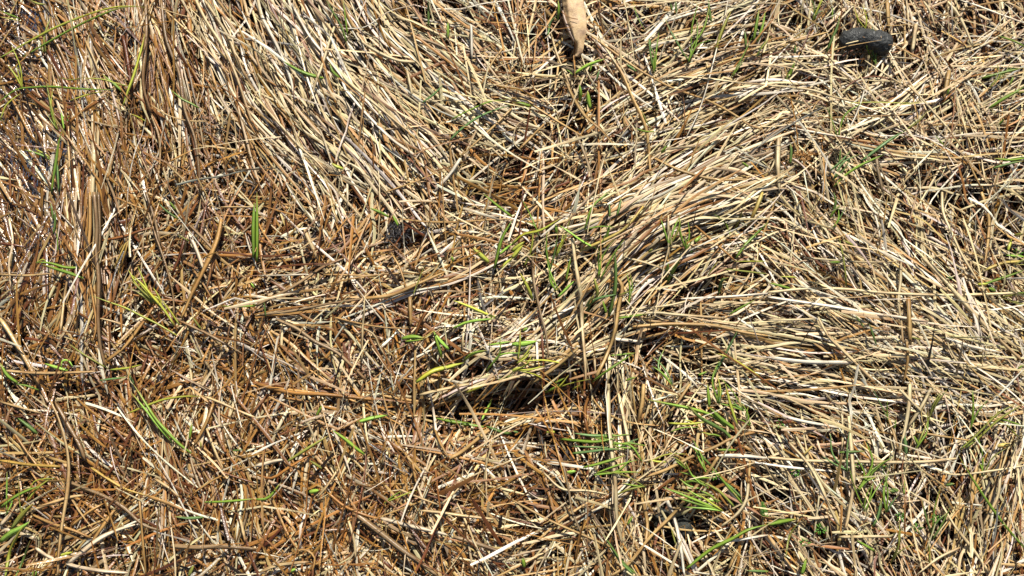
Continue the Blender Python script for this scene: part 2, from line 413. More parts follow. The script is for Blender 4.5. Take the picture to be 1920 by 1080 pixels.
bulk(4600, 60, 240, 3, 8, -9, 3., .55, depth=.15, arch=(0, 2), thin_hollows=False, box=(-260, 180, -220, 600), pitch=.04, wet_thin=0.)
# the wet side: flattened short ochre pieces packed close under the surface
bulk(5200, 40, 150, 3.5, 8, -11, -4, 1.5, depth=.2, arch=(0, 1.5), box=(-260, 640, -220, 1300), pitch=.06)
bulk(2200, 40, 150, 3.5, 7, -12, -5, 1.5, depth=.3, arch=(0, 1.5), box=(600, 1000, 400, 1300), pitch=.06)

# swept locks: centre line px, width px at start/end, count, blade w px, lift mm, colour override, taper of spread
LOCKS = [
 ([(385,-40),(420,80),(470,190),(540,265),(610,320),(690,370)], 44,50,75, 5,9, 4, .95),
 ([(470,-40),(540,90),(620,190),(700,280),(770,350),(830,420)], 110,70,190, 5,10, 5, 1.),
 ([(520,-60),(620,60),(720,160),(830,250),(930,330)], 110,90,170, 5,10, 5, 1.),
 ([(640,-40),(730,60),(830,130),(930,200),(1040,240)], 90,60,110, 5,9, 4, .9),
 ([(500,40),(545,160),(600,250),(650,330),(680,400)], 60,50,90, 5,9, 6, .95),
 ([(600,-20),(680,110),(800,210),(930,260)], 40,40,50, 6,11, 7, 1.05),
 ([(1470,350),(1390,375),(1290,410),(1200,455),(1130,520),(1060,600),(1000,660)], 90,50,190, 5,10, 6, .95),
 ([(1480,300),(1370,330),(1260,370),(1150,420),(1050,450)], 60,60,110, 5,10, 6, .95),
 ([(1500,250),(1400,290),(1310,330),(1220,390),(1150,440)], 70,60,110, 5,9, 5, .95),
 ([(1460,410),(1380,415),(1290,440),(1220,490),(1160,545)], 24,30,50, 6,10, 5, .9),
 ([(1240,400),(1160,470),(1080,560),(1000,640),(900,760)], 50,36,80, 5,11, 6, .9),
 ([(1150,260),(1240,210),(1340,170),(1450,130)], 60,50,70, 5,9, 3, .95),
 ([(1130,190),(1230,130),(1350,95),(1480,60)], 50,50,60, 5,9, 3, .95),
 ([(1440,320),(1540,410),(1640,490),(1760,590),(1960,760)], 130,110,240, 4,8, 5, 1.05),
 ([(1470,430),(1560,520),(1660,600),(1760,690)], 70,60,90, 4,8, 4, 1.),
 ([(1180,560),(1330,590),(1500,605),(1680,635),(1960,690)], 44,50,120, 4,8, 6, 1.05),
 ([(1300,660),(1450,668),(1600,690),(1760,700),(1940,705)], 80,70,150, 4,8, 3, 1.),
 ([(1250,600),(1450,640),(1620,680),(1800,740)], 60,60,80, 4,8, 4, 1.),
 ([(1470,640),(1560,700),(1620,760),(1700,830)], 40,40,40, 4,8, 3, .95),
 ([(170,60),(178,250),(174,420),(180,560),(192,740)], 26,26,44, 5,10, 7, .45),
 ([(110,-40),(140,100),(180,220),(200,330)], 50,40,80, 4,9, 2, .3),
 ([(230,-40),(245,90),(250,190),(270,330)], 44,44,90, 4,9, 3, .45),
 ([(60,60),(100,150),(150,230),(190,320)], 60,50,80, 4,9, 1, .3),
 ([(300,-40),(320,90),(345,200),(370,360)], 36,36,60, 4,9, 3, .5),
 ([(200,150),(215,230),(235,300),(220,380)], 20,30,45, 4,8, 3, .25),
 ([(640,600),(760,545),(860,515),(960,470)], 18,14,24, 5,10, 5, .45),
 ([(480,590),(620,570),(740,560)], 14,18,20, 5,9, 4, .5),
 ([(390,460),(500,475),(620,455),(700,400)], 20,24,16, 4,8, 3, .55),
 ([(800,760),(900,715),(1010,690),(1140,650),(1250,620)], 22,34,70, 5,9, 3, .8),
 ([(800,800),(920,770),(1040,760),(1150,740)], 30,30,50, 4,8, -18, .35),  # browner colour stands in for shade under the overhanging tuft
 ([(840,850),(960,810),(1080,790),(1200,790)], 26,34,50, 4,8, -14, .4),  # also coloured brown to paint the hollow's shade
 ([(860,640),(930,655),(1020,645),(1100,660)], 20,26,30, 4,8, 3, .8),
 ([(980,1020),(1060,975),(1150,935),(1210,890)], 16,14,36, 5,9, 5, .9),
 ([(470,730),(560,735),(680,750),(800,760)], 14,14,16, 5,9, 4, .45),
 ([(1160,640),(1165,760),(1175,900),(1190,1060)], 50,50,24, 4,9, 4, .85),
 ([(1200,700),(1185,820),(1200,960),(1230,1100)], 40,40,22, 4,9, 4, .85),
 ([(770,700),(755,780),(745,870),(760,930)], 30,36,36, 5,9, 3, .35),
 ([(380,760),(400,850),(430,930),(410,1010)], 50,50,60, 4,8, 2, .45),
 ([(250,740),(290,830),(300,960),(290,1080)], 40,40,50, 4,9, 2, .4),
 ([(440,620),(560,680),(650,740),(760,800)], 20,20,16, 5,9, 3, .5),
 ([(1480,780),(1560,900),(1640,1000),(1700,1120)], 80,80,90, 4,8, 3, .95),
 ([(1900,780),(1860,880),(1830,980),(1800,1120)], 80,80,90, 4,8, 3, .95),
 ([(1400,900),(1410,980),(1380,1100)], 40,40,30, 4,8, 3, .9),
 ([(1440,150),(1600,180),(1760,170),(1940,110)], 60,70,70, 4,8, 3, .95),
 ([(1480,230),(1600,270),(1740,290),(1940,290)], 60,60,80, 4,8, 3, .95),
 ([(1440,40),(1560,130),(1640,200),(1750,300)], 50,50,50, 4,8, 3, .95),
 ([(1640,-40),(1690,80),(1750,200),(1800,330),(1860,460)], 60,60,60, 4,8, 3, .95),
 ([(1650,360),(1690,430),(1700,520),(1690,620)], 50,50,40, 4,8, 3, 1.),
 ([(1720,120),(1650,180),(1560,230),(1470,290)], 50,50,50, 4,8, 3, 1.),
 ([(1940,60),(1840,130),(1740,200),(1640,260)], 50,60,60, 4,8, 3, 1.),
 ([(0,960),(90,1000),(60,1100)], 30,30,20, 5,9, 3, .7),
 ([(60,1090),(150,1010),(240,950),(330,880)], 22,22,34, 5,9, 4, .75),
]
K = 16
for pl, wa, wb, n, b0, b1, lift, cc in LOCKS:
    n = int(n * .58); wa *= 1.2; wb *= 1.2; b0 *= .72; b1 *= .82; lift *= .7
    cl = smooth(pl, 60)
    ta = np.gradient(cl, axis=0); ta /= np.linalg.norm(ta, axis=1, keepdims=True)
    nr = np.stack([ta[:, 1], -ta[:, 0]], 1)
    Ltot = np.linalg.norm(np.diff(cl, axis=0), axis=1).sum()
    sl = np.exp(R.uniform(np.log(90), np.log(380), n)) / Ltot
    sl = np.minimum(sl, .95)
    sc_ = R.uniform(0, 1, n)
    s0 = np.clip(sc_ - sl / 2, 0, 1); s1 = np.clip(sc_ + sl / 2, 0, 1)
    U = s0[:, None] + (s1 - s0)[:, None] * np.linspace(0, 1, K)[None]
    hk = R.uniform(-.85, .85, 3 + n // 16); o = hk[R.randint(len(hk), size=n)] + R.normal(0, .07, n)
    hk2 = hk + R.normal(0, .35, len(hk)); o2 = o + R.normal(0, .22, n) + np.where(R.rand(n) < .18, R.normal(0, .9, n), 0)
    O = o[:, None] + (o2 - o)[:, None] * np.linspace(0, 1, K)[None] + .05 * np.sin(np.linspace(0, 1, K)[None] * R.uniform(3, 9, (n, 1)) + R.uniform(0, 6, (n, 1)))
    wd = wa + (wb - wa) * U
    g = lambda A: np.interp(U, np.linspace(0, 1, 60), A)
    X = g(cl[:, 0]) + g(nr[:, 0]) * O * wd; Y = g(cl[:, 1]) + g(nr[:, 1]) * O * wd
    wx, wy = gxy(X, Y)
    lay = R.uniform(-.8, 1, n)
    s = np.linspace(-.5, .5, K)[None]
    hs = hf(X, Y); hm = np.repeat(hf(g(cl[:, 0]), g(cl[:, 1])).mean(1)[:, None], K, 1)
    Z = .5 * hs + .5 * hm + (lift * .0007 * np.exp(-(O * 1.2) ** 2) if lift > 0 else lift * .001) + (lay * .004)[:, None] - R.uniform(0, 5, n)[:, None] * .001 * (4 * s * s)
    P = np.stack([wx, wy, Z], -1)
    col = pick(np.full(n, cc) + R.normal(0, .08, n), n, np.clip(.25 - .3 * lay, 0, 1))
    wet = np.clip(wetf(X.mean(1), Y.mean(1)) * R.uniform(.6, 1.2, n), 0, 1)
    col = col * (1 - .35 * wet[:, None])
    roll = R.normal(0, .35, n)[:, None] + R.normal(0, .5, n)[:, None] * s
    W = R.uniform(b0, b1, n) * .00044 * np.where(R.rand(n) < .3, .55, .9)
    kp = R.rand(n) > holw(X.mean(1), Y.mean(1)) * .8
    P, W, roll, col, wet = P[kp], W[kp], roll[kp], col[kp], wet[kp]; n = len(P)
    acc.append(ribbons(P, W, roll, np.repeat(col[:, None, :], K, 1), wet, fold=.2,
                       taper=np.interp(np.linspace(0, 1, K), [0, .1, .5, .85, 1], [.5, .9, 1, .8, .3])[None].repeat(n, 0)))
off = 0; Vs = []; Qs = []; Cs = []; Ss = []
for V, Q, C, S_ in acc:
    Vs.append(V); Qs.append(Q + off); Cs.append(C); Ss.append(S_); off += len(V)
thatch = to_mesh('dead_grass', np.concatenate(Vs), np.concatenate(Qs), np.concatenate(Cs), np.concatenate(Ss), M_STRAW, smooth_=False)
link('dead_grass', thatch, kind='stuff', label='thick matted thatch of dead straw and sedge covering the ground')
print('thatch quads', len(thatch.polygons))
acc.clear()
# ------------------------------------------------------------------ blades that can be told apart, traced one by one
# "@ x y" sets the corner of a 480x360 patch drawn three times enlarged; lower case = straw, upper case = green; then width and points
TR = '''
@ 0 0
Y16 0,325 150,240 300,160 470,90 620,45 740,35 820,42
G14 130,320 240,255 400,165 520,105 660,50 760,38
G12 0,60 60,85 110,105
Y10 0,95 60,105 110,118
G15 0,570 90,505 200,490 300,488 430,498 540,503 640,505
Y13 0,680 30,600 80,550 120,525
Y12 395,565 470,540 520,525 580,515
Y22 690,600 720,510 750,430 780,330 800,260 815,190
G18 700,525 650,480 600,440 575,415
Y10 720,485 640,465 570,445 460,440
O8 330,435 400,450 450,440 480,430
G26 290,1080 300,1000 315,900 330,800 350,735
B14 330,1080 325,980 320,880
G14 130,840 200,860 250,880 285,900
Y10 190,835 240,860 280,885
G14 960,505 1020,555 1070,580 1120,608
L16 360,730 350,670 345,630
O14 170,0 210,20 250,25
Y12 735,640 780,660 825,685
g24 820,0 825,150 815,300 805,480 850,640
p16 850,640 900,800 890,1000
g22 905,0 930,200 970,320 1010,420 1040,620 1100,800 1130,1080
t24 200,0 260,150 330,270 380,390 400,500
p8 880,40 1000,80 1100,110 1170,180
p12 930,60 1050,170 1130,240 1210,330 1300,420
p22 1100,0 1160,120 1250,260 1330,430 1400,640 1440,740
p22 1150,0 1230,120 1290,220 1350,370 1440,530
p10 850,590 950,650 1060,680 1165,682
p18 385,710 385,820 390,950 395,1080
t18 70,560 120,660 160,740 210,810
p16 480,230 530,340 560,420
o20 380,700 450,640 520,590 590,550
b22 140,520 230,590 300,640 380,710
r30 690,200 720,350 740,520
p14 920,900 1000,980 1090,1070
t12 720,790 800,900 870,1060
t16 950,910 1080,845
p8 430,500 480,450 545,430
t16 0,450 80,380 160,300 190,200
b26 1040,620 1080,760 1110,920 1125,1080
@ 480 0
G26 155,345 230,390 300,420 380,440
G18 415,355 430,400 470,440
D14 395,0 440,80 480,150 510,240
G12 490,0 500,80 515,200
D16 968,0 970,60 970,150
G22 1080,125 1080,170 1080,215
B14 1050,480 1000,530 930,580
B18 1090,790 1150,730 1240,665 1340,620 1440,590
G14 1100,670 1200,620 1320,570 1440,562
Y22 425,915 450,935 490,950
p18 440,150 410,240 370,370 330,480 290,610
p18 0,545 80,640 160,730 250,830 340,910 420,1000
w22 0,10 50,130 120,260 190,430 220,560
w12 470,160 600,155 680,110 760,60 900,25
w10 1000,50 1150,50 1280,20 1440,0
t16 1440,610 1340,710 1250,790 1150,880
w26 1150,890 1090,980 1000,1080
p8 900,570 1100,565 1300,570 1440,560
t12 730,1080 900,1020 1020,970
p22 850,400 880,540
t14 1390,270 1330,350 1260,490
w20 1210,140 1215,330
w20 500,500 620,640 760,780 900,880
p22 560,210 680,290 800,340 900,350
p22 420,340 520,460 640,560 760,660 880,760
w20 200,20 300,200 420,350 520,480
o16 640,880 720,950 780,1010
g20 760,190 900,210 1040,260 1150,330
@ 960 0
G22 0,575 60,585 110,600
G18 260,0 262,60 258,110
B18 250,90 215,130 200,200
D14 890,10 900,60
D14 920,0 925,80
D18 1105,0 1110,60 1120,120
D20 860,100 890,170 930,240 970,310 1005,350
O22 1235,60 1200,130 1165,220 1145,300
G20 1390,50 1375,140 1358,230
G22 1425,65 1410,150 1380,235
D16 1310,175 1315,260
L20 350,415 410,375 470,350 530,330
G10 340,420 320,400 300,390
G12 450,350 440,400
G22 380,475 385,530 380,570
G28 425,510 430,560 440,610
B14 490,395 475,450
G8 745,170 700,80 680,0
B14 770,210 780,260
B14 640,360 700,400
G16 840,860 870,820
O10 730,620 760,690 790,730
G10 690,720 750,740 800,740
G14 1290,910 1330,940
w9 1215,0 1190,130 1140,320 1090,510 1040,650 975,780
p16 220,190 250,300 290,400 330,510
t24 290,420 340,540 410,650 500,730 560,800 630,910
t24 560,330 620,420 680,560 730,660 760,760 780,980
p20 480,200 540,290 600,380 660,470
t16 0,552 80,560 130,600 220,660 300,710 400,770
g20 355,740 400,840 440,960 455,1040
t18 765,870 860,920 980,970 1150,1010 1350,1010
t14 420,180 540,270 680,370 850,470 1000,530 1080,555
t14 1080,555 1170,600 1260,650 1330,700 1400,725
p14 160,740 250,820 350,910
t18 40,840 100,780 180,700
p8 120,660 30,700 10,800 60,855
p12 640,660 700,750 690,820 630,870
b8 960,500 970,620 970,760
w12 490,70 560,130 650,170
p10 390,310 430,420 470,480
p12 280,360 350,370 450,370 560,365
w18 870,120 1000,80 1150,40
t14 720,300 820,210 960,170 1100,150 1240,130
g14 1440,250 1300,260 1160,285
p20 910,430 1080,440 1250,460 1440,480
p10 1350,790 1260,880 1180,980
@ 1440 0
D18 405,85 390,150 360,220 330,290
G12 365,40 360,110
D14 155,255 150,300
G24 150,350 130,400 95,465
B14 350,960 420,900 470,840
B22 525,905 600,850 680,790 760,740
G16 370,1050 430,990 520,930 650,870
O12 760,740 850,680 900,620
Y10 500,70 505,140
t34 1020,395 1005,480 990,560
G14 1020,480 1010,530
Y8 440,580 600,575 800,580 900,570
D20 125,800 130,850 125,920
D14 410,830 400,920
G18 1200,440 1320,410 1440,380
G20 1240,610 1320,560 1440,490
G14 1360,480 1380,430
G12 1290,200 1380,230 1440,260
G16 1270,890 1360,900 1440,890
D16 1270,945 1360,920 1440,905
G14 1300,700 1330,670
G8 940,760 1000,830
p16 0,480 130,490 260,510 370,545 480,570
p12 500,300 560,350 650,410 730,460 790,490
t18 515,240 560,270 600,300 650,315
p12 500,292 630,315 740,325 840,332
t12 690,240 760,280 870,335
p16 790,480 870,560 940,640 1010,720 1060,790 1110,850
t14 1110,860 1150,960 1200,1060
p16 870,0 910,60 940,150
p18 1000,0 1060,70 1110,160 1150,260
w12 1080,0 1200,40 1330,90 1440,130
p28 830,135 820,220 810,290
g22 610,880 620,960 645,1080
t16 100,240 230,210 340,180
w14 120,720 300,750 480,780
p18 610,850 760,880 900,890 1000,910
p34 60,760 55,900 65,1080
r14 430,500 500,450 600,430 700,450
p10 1330,900 1380,760 1440,630
t28 670,0 675,90 680,160
t9 1270,1060 1300,950 1340,850
p14 910,320 980,440
p14 0,980 40,900 80,760
@ 0 360
G18 200,395 280,400 370,425 470,425
G20 230,405 320,435 400,460 470,485
Y10 200,400 240,380 265,395
D14 310,90 310,180 300,240
G8 320,210 325,340
D16 285,60 300,160
Y18 740,465 800,520 860,590 920,660 980,750
Y12 900,600 950,660 1010,750
Y12 510,580 600,615 700,650 800,700 900,750 1000,810
O12 385,850 450,900 530,950 610,995
Y12 620,1000 720,990 800,970
B12 560,1060 640,1050 720,1040
B14 720,1020 755,1080
L20 250,965 310,985 380,1005
L14 345,985 350,950 385,950 410,985
G22 0,960 40,1030 100,1075
D14 890,60 940,110 1000,150
G12 950,50 990,100
O8 1000,240 1060,275
G26 1430,60 1425,200 1425,370
L16 1410,510 1430,540
G12 1240,640 1330,645 1440,640
O10 1390,600 1440,640
O12 1080,700 1130,770
t20 505,0 505,200 490,400 515,560 540,740 520,850
g26 530,0 545,200 540,330 555,500 550,700 560,850 590,980
g20 555,0 560,250 550,400 570,600
t28 1245,150 1220,270 1170,390 1110,510 1060,620 1020,710
t22 600,950 700,870 800,740 860,650
y12 640,430 720,270 660,480
r18 0,290 150,310
b14 290,370 400,340 480,315
p14 0,465 150,470 320,455
p28 0,710 60,800 130,920 220,1080
p18 20,1005 250,1020 540,1010
p14 720,760 640,730 560,710
o22 680,600 680,700 685,830
g12 830,100 880,260 930,400 970,560 980,700
g20 820,0 870,160 900,300
r20 1050,220 1010,360 970,460
w26 1060,230 1110,340 1145,440
g18 1060,180 1150,270 1240,370
w18 50,150 70,280 50,400 60,540
p10 1240,85 1440,85
p18 400,0 410,150 450,290
p18 340,780 360,600 380,470
t12 650,30 740,70 830,105
b20 570,275 700,250 800,215 870,200
b16 440,680 500,720 560,780
g18 1000,720 1150,790 1260,850 1380,920
o12 700,570 870,600 1080,620
@ 480 360
G18 640,90 700,115 745,140
G18 770,130 800,190
G20 5,0 5,200 5,390
G16 1280,10 1350,70 1440,140
G22 1440,160 1380,270 1340,430
Y30 1220,315 1270,360 1310,395
L18 1440,290 1370,350
Y22 1440,370 1380,430
G16 1100,360 1110,390
Y18 1110,610 1200,645 1280,680 1345,705
L18 1110,765 1200,730 1345,712
G26 820,825 880,815 945,822
G12 840,840 900,835 945,828
y14 945,825 1000,780
G20 1000,780 1020,850 1045,930
L24 1005,790 1040,840 1085,885
O8 880,590 910,510 950,410
Y30 900,1070 990,1010 1080,985 1170,960
G20 1170,950 1220,910 1300,890
L16 1440,840 1310,860
G14 1440,1030 1360,1060
D10 45,620 55,700
g16 20,690 200,670 400,630 600,600
t22 600,600 760,580 900,520 1060,450
g20 0,640 160,560 260,500 380,420 500,370
g22 110,715 230,770 330,840 450,900 540,980 620,1060
t12 380,465 530,468 700,475
w10 20,470 180,468 300,465 320,500
t12 440,705 580,740 700,760 860,770
p14 440,710 560,750 660,800 700,880 760,970
w9 575,550 650,650 730,745
p14 610,640 600,760 595,950
t26 865,590 870,760
b22 980,640 930,720 890,820
t14 800,150 940,165 1100,170 1270,160 1430,150
t14 760,340 810,430 850,560
p16 1000,500 1080,490
p26 270,210 310,300 350,390
w12 600,940 650,1010
p10 240,330 350,250
p12 0,610 100,600 400,600
@ 960 360
Y18 0,295 60,240 160,215 280,145
Y26 0,330 70,280
Y26 0,370 60,300
L18 270,190 330,230 400,280 490,325
G20 245,180 250,230
D15 615,30 600,100 590,130
D14 548,60 550,140
G16 550,180 525,290
G16 330,370 315,440 305,500
L20 350,500 300,550 260,590
Y20 45,455 90,540 115,600
D34 400,740 420,660 460,580
O22 460,480 480,560 470,600
D24 580,330 582,520 560,640 545,700
B16 590,575 480,600 430,640
G24 510,610 530,680
G15 600,710 700,695 760,685
O10 690,550 600,580
L34 0,855 60,855 140,840
G20 60,780 90,765
G14 450,1070 530,1010 620,950 690,905
G12 560,920 700,905
L28 1060,245 1030,280
G24 860,490 880,400
G24 870,510 930,400 950,360
O16 770,340 790,320
G18 1440,170 1380,230 1310,300 1260,370
O10 1100,470 1160,390
D20 1160,580 1180,500 1220,480
O12 1180,430 1430,460
Y8 1250,390 1420,390
G14 1220,690 1290,650 1370,605
B14 1120,1060 1190,930 1270,780
Y16 1110,900 1220,930 1320,990 1440,1080
G14 1050,1030 1100,1010
G14 240,1075 300,1045
Y22 0,1010 50,985
G14 640,1060 700,1040
p26 340,260 360,420 385,580 395,750 410,950 415,1080
g18 165,170 120,330 120,480 150,640 190,800 205,930
t26 590,480 620,540 600,640 580,780 540,900 470,1050
p14 630,365 760,400 860,440 950,510 1030,590
p14 560,690 700,660 870,640 1000,610
w24 230,705 330,650 440,620
p18 590,700 800,680 920,690 1200,710
t22 680,760 850,745 1000,745 1150,755 1300,790 1440,810
p18 920,690 930,770
w26 570,825 660,835 740,840
g14 600,845 680,870 740,960 760,1040
t14 1060,620 1065,760 1065,920 1070,1070
p14 880,130 880,280 880,380
w16 950,600 1200,590 1440,570
o14 1030,190 1100,250 1180,320 1260,390
t26 100,1080 250,980 370,880
t14 0,930 110,980 220,1040
p16 0,420 110,330 200,250 340,240
p10 620,580 700,680 770,760
p12 870,780 950,930 1000,1040
y24 1410,0 1370,100 1320,210
y20 380,330 500,280 640,200 740,80
t16 740,640 830,540 900,470
@ 1440 360
D16 370,0 380,60 360,130
G14 410,70 370,110 350,145
O12 400,250 420,350 435,450 440,530
G16 0,510 60,525 130,545
G16 340,395 410,395
Y10 70,475 160,480
O14 420,270 480,300
G16 1200,525 1270,500 1360,470 1440,440
Y20 1180,520 1240,515
Y20 1370,265 1350,330
L16 1340,355 1440,365
O20 1380,245 1440,235
G20 1240,540 1280,555
D14 1000,480 1040,485
D14 570,740 610,860
D12 490,690 540,760
G14 1400,1000 1440,970
O10 800,815 860,830
p24 980,0 985,110 1030,220 1090,350 1150,450 1210,540
t22 1200,0 1240,130 1240,260 1220,410
p16 1250,310 1300,410 1350,510 1400,600
p18 0,565 200,545 400,545 700,570 1000,580 1250,575 1440,565
w20 0,590 200,620 400,650 560,680 700,700 900,730
p18 750,395 745,500 735,620 750,740 760,860
g16 640,180 600,240 550,310
p26 870,370 950,450 1040,550 1100,620 1200,730 1300,830 1430,950
p12 210,370 450,390 600,395 750,390
p22 280,700 340,810 430,900 520,990 600,1070
w24 0,930 200,955 480,960
w14 810,870 870,950 930,1050
t16 780,840 785,950 760,1080
t34 790,590 795,680 800,860
p14 0,720 100,720 300,712
p14 1000,800 1030,900 1100,1000 1160,1080
w18 1000,820 1150,870 1300,900
y20 1220,440 1320,400 1440,390
@ 0 720
G22 0,700 60,650 140,605 220,575
L34 0,890 60,840 120,810 165,775
Y30 130,800 70,900 45,980 30,1080
D14 90,1080 130,990 170,880
O28 60,820 130,730 190,670
Y20 330,970 410,945
L30 185,1080 205,1050
G12 90,0 150,10 220,35
D22 100,190 150,230 210,280
G20 750,0 800,80 870,190 940,270 1010,340 1075,390
L15 740,50 830,160 900,250 970,330
Y14 720,165 830,120 930,85 1050,70 1150,72
G16 1080,220 1065,310
B16 980,745 1060,755 1145,750
G14 1150,665 1290,660 1440,645
D10 1310,375 1370,370
Y10 1130,320 1130,360
O24 1090,1020 1060,1080
p24 280,90 330,200 370,340 385,470 375,620 350,780 330,950 325,1080
g26 310,100 390,240 450,350 480,430
y18 0,430 170,455 340,465
y16 510,470 600,530 700,590 830,630
t22 830,630 940,670 1040,715
g24 370,545 480,590 600,640 700,700 800,790 900,825
p14 0,100 120,135 230,165
t18 180,735 300,790 400,820 520,870
t18 400,800 500,720 580,675
w26 200,925 260,965 310,990
w20 370,1010 440,1030 560,1050 720,1062
w30 380,1010 470,940 560,870 660,820 760,790
w26 0,800 60,730 100,660
p22 160,720 260,680 380,640 470,625
t28 640,710 570,810 510,900
t20 1200,110 1160,220 1090,350
p16 1150,70 1250,110 1350,155 1440,190
p16 1160,250 1210,380 1260,490
t12 1080,620 1200,540 1320,490 1440,460
b14 1080,400 1180,460 1260,500 1440,560
p16 870,535 950,585 1010,640
b12 740,300 700,500
g26 960,910 1100,920 1250,915 1440,930
t16 780,620 800,850 820,1080
p18 1350,760 1380,890
t14 0,200 80,280 150,380 240,500
@ 480 720
L24 570,215 640,195 740,175
G24 1000,190 1120,215 1280,240
D22 1290,235 1380,270 1440,280
G22 430,260 500,310 560,360 610,395
O18 170,440 280,370 410,290
G18 0,650 70,640 140,555
L26 300,610 355,597
O16 300,430 370,475
G10 720,675 760,640 820,600
Y9 720,670 840,620 910,595
L20 1330,80 1300,140 1270,200
G16 370,120 340,180
L18 190,1055 225,1040
Y16 1180,50 1300,0
w26 0,460 100,435 160,425
o18 0,510 90,530 200,460 300,400
g36 560,730 650,800 740,870 830,940 920,1000 1020,1080
w26 700,755 830,790 960,820 1100,855
p18 920,710 1060,725 1200,745 1340,760
g24 1110,860 1250,900 1440,970
p18 520,770 550,880 560,990
t26 80,620 130,740 180,850 230,930
p16 460,480 400,570 345,640
p12 840,180 1000,180 1130,200
o22 0,0 200,50 400,60 680,90
p22 920,60 1050,30 1200,0
t28 930,160 1060,105 1160,70
p16 1130,670 1190,800 1240,920 1300,1060
t16 1000,240 1040,340 1090,420
t24 1090,420 1160,380 1260,300 1380,210
t18 880,440 900,560
t14 200,960 270,930 330,980 310,1070
p20 20,1060 120,1020 300,1000
o18 400,610 500,690 620,740 700,760
p12 800,590 920,640 1030,680
p12 1040,680 1120,610 1170,550
@ 960 720
B20 340,275 450,290 590,290
G20 270,310 370,320 480,325 600,300
B18 340,390 430,380 560,365 640,372
B12 330,350 450,355 560,360
G18 400,470 520,440 640,400
G16 180,50 240,20 260,0
Y14 340,30 400,0
B14 5,265 35,275
Y20 190,270 240,270
L24 310,500 360,490
G20 750,85 870,110 1010,140 1130,180 1200,240
D22 980,110 1060,190 1140,235 1200,270 1240,320
G24 1110,130 1180,200 1260,260
Y18 1200,0 1230,120 1270,240
G20 1100,0 1110,130
Y14 880,220 1000,225 1110,210
D16 1000,340 1060,400 1120,460
G16 1120,460 1200,560 1260,630 1300,680
B14 1150,520 1230,580 1290,640
G16 850,580 1000,640 1185,715
G18 930,640 1060,680 1185,715
L14 960,690 1080,700 1185,715
Y14 1050,620 1120,670 1185,712
O16 1050,540 1160,600 1250,690
L16 970,570 1040,530 1130,530
G14 940,530 990,570 1060,590
G22 1440,790 1330,820 1240,870 1120,930 980,1040
D14 510,840 570,930 620,1000 700,1070
B18 560,930 620,1010 680,1070
G14 650,790 680,740
G26 60,980 70,1030
D16 1320,1050 1440,1055
G16 1150,370 1260,372
O10 890,790 920,900
p26 540,0 545,200 560,370 580,560 590,760 620,900
p24 600,50 630,200 680,450 700,600
t28 740,0 730,120 700,250
t20 660,545 850,490 1000,415 1150,350 1250,300 1420,260
t22 1160,410 1100,500 1000,620 900,740 780,860 660,1010 560,1080
w24 1160,405 1300,405 1440,415
t12 440,60 500,140 580,190 680,220 830,235
w26 870,650 920,780 950,930 970,1080
b22 440,50 410,150 430,290 450,340
p16 180,500 280,590 420,600 530,620
g14 290,460 320,600 340,720 400,860 440,950
t16 0,650 200,760 400,850 560,920
t24 730,640 760,780 750,900
t18 1000,0 920,120 830,230
p24 1330,560 1320,650 1270,730 1180,800
w16 1440,850 1250,880 1150,885
t20 1270,930 1220,1040
t20 1340,430 1330,560
@ 1440 720
G26 0,790 80,775 160,760
O14 170,780 120,860 100,980
G24 215,980 190,1070
G16 500,880 550,910 600,940
D16 400,385 550,378
B18 640,640 620,740 590,800
B24 770,290 775,400
G14 770,540 765,620
G20 820,290 850,350
G14 1060,380 1130,500 1220,640 1320,780 1440,920
O14 1110,360 1200,290 1300,200 1440,110
O14 1080,370 1180,280 1290,170 1400,110
D30 680,600 730,600
G14 720,200 710,250
O12 905,900 910,1010
D20 1000,570 1050,560
p20 0,412 200,430 450,435 700,440 900,437 1060,420
p26 455,180 470,400 480,560 450,750 430,820
p28 800,0 790,150 760,310 730,420
p22 930,0 870,120 790,240
p18 740,30 870,160 1010,290
t20 660,150 700,250 740,390
p24 120,330 220,440 290,560 350,700 400,800
w20 80,180 200,210 400,245
t14 830,270 950,290 1140,320
b10 770,620 770,860
p12 1440,460 1250,490 1050,510 940,480
p22 980,680 1060,810 1160,940 1240,1060
t24 1180,440 1150,600 1140,800
p20 1310,500 1290,640 1210,800
p16 1370,370 1400,480 1440,620
p18 840,1070 960,980 1080,920
p18 400,860 500,860 700,858
y26 1290,350 1360,340
y12 250,350 200,400
'''
def parse(txt):
    ox = oy = 0; out_ = []
    for ln in txt.strip().split('\n'):
        q = ln.split()
        if q[0] == '@': ox, oy = float(q[1]), float(q[2]); continue
        pts = [(ox + float(a) / 3, oy + float(b) / 3) for a, b in (s.split(',') for s in q[1:])]
        out_.append((q[0][0], float(q[0][1:]) / 3, pts))
    return out_
BL = parse(TR)
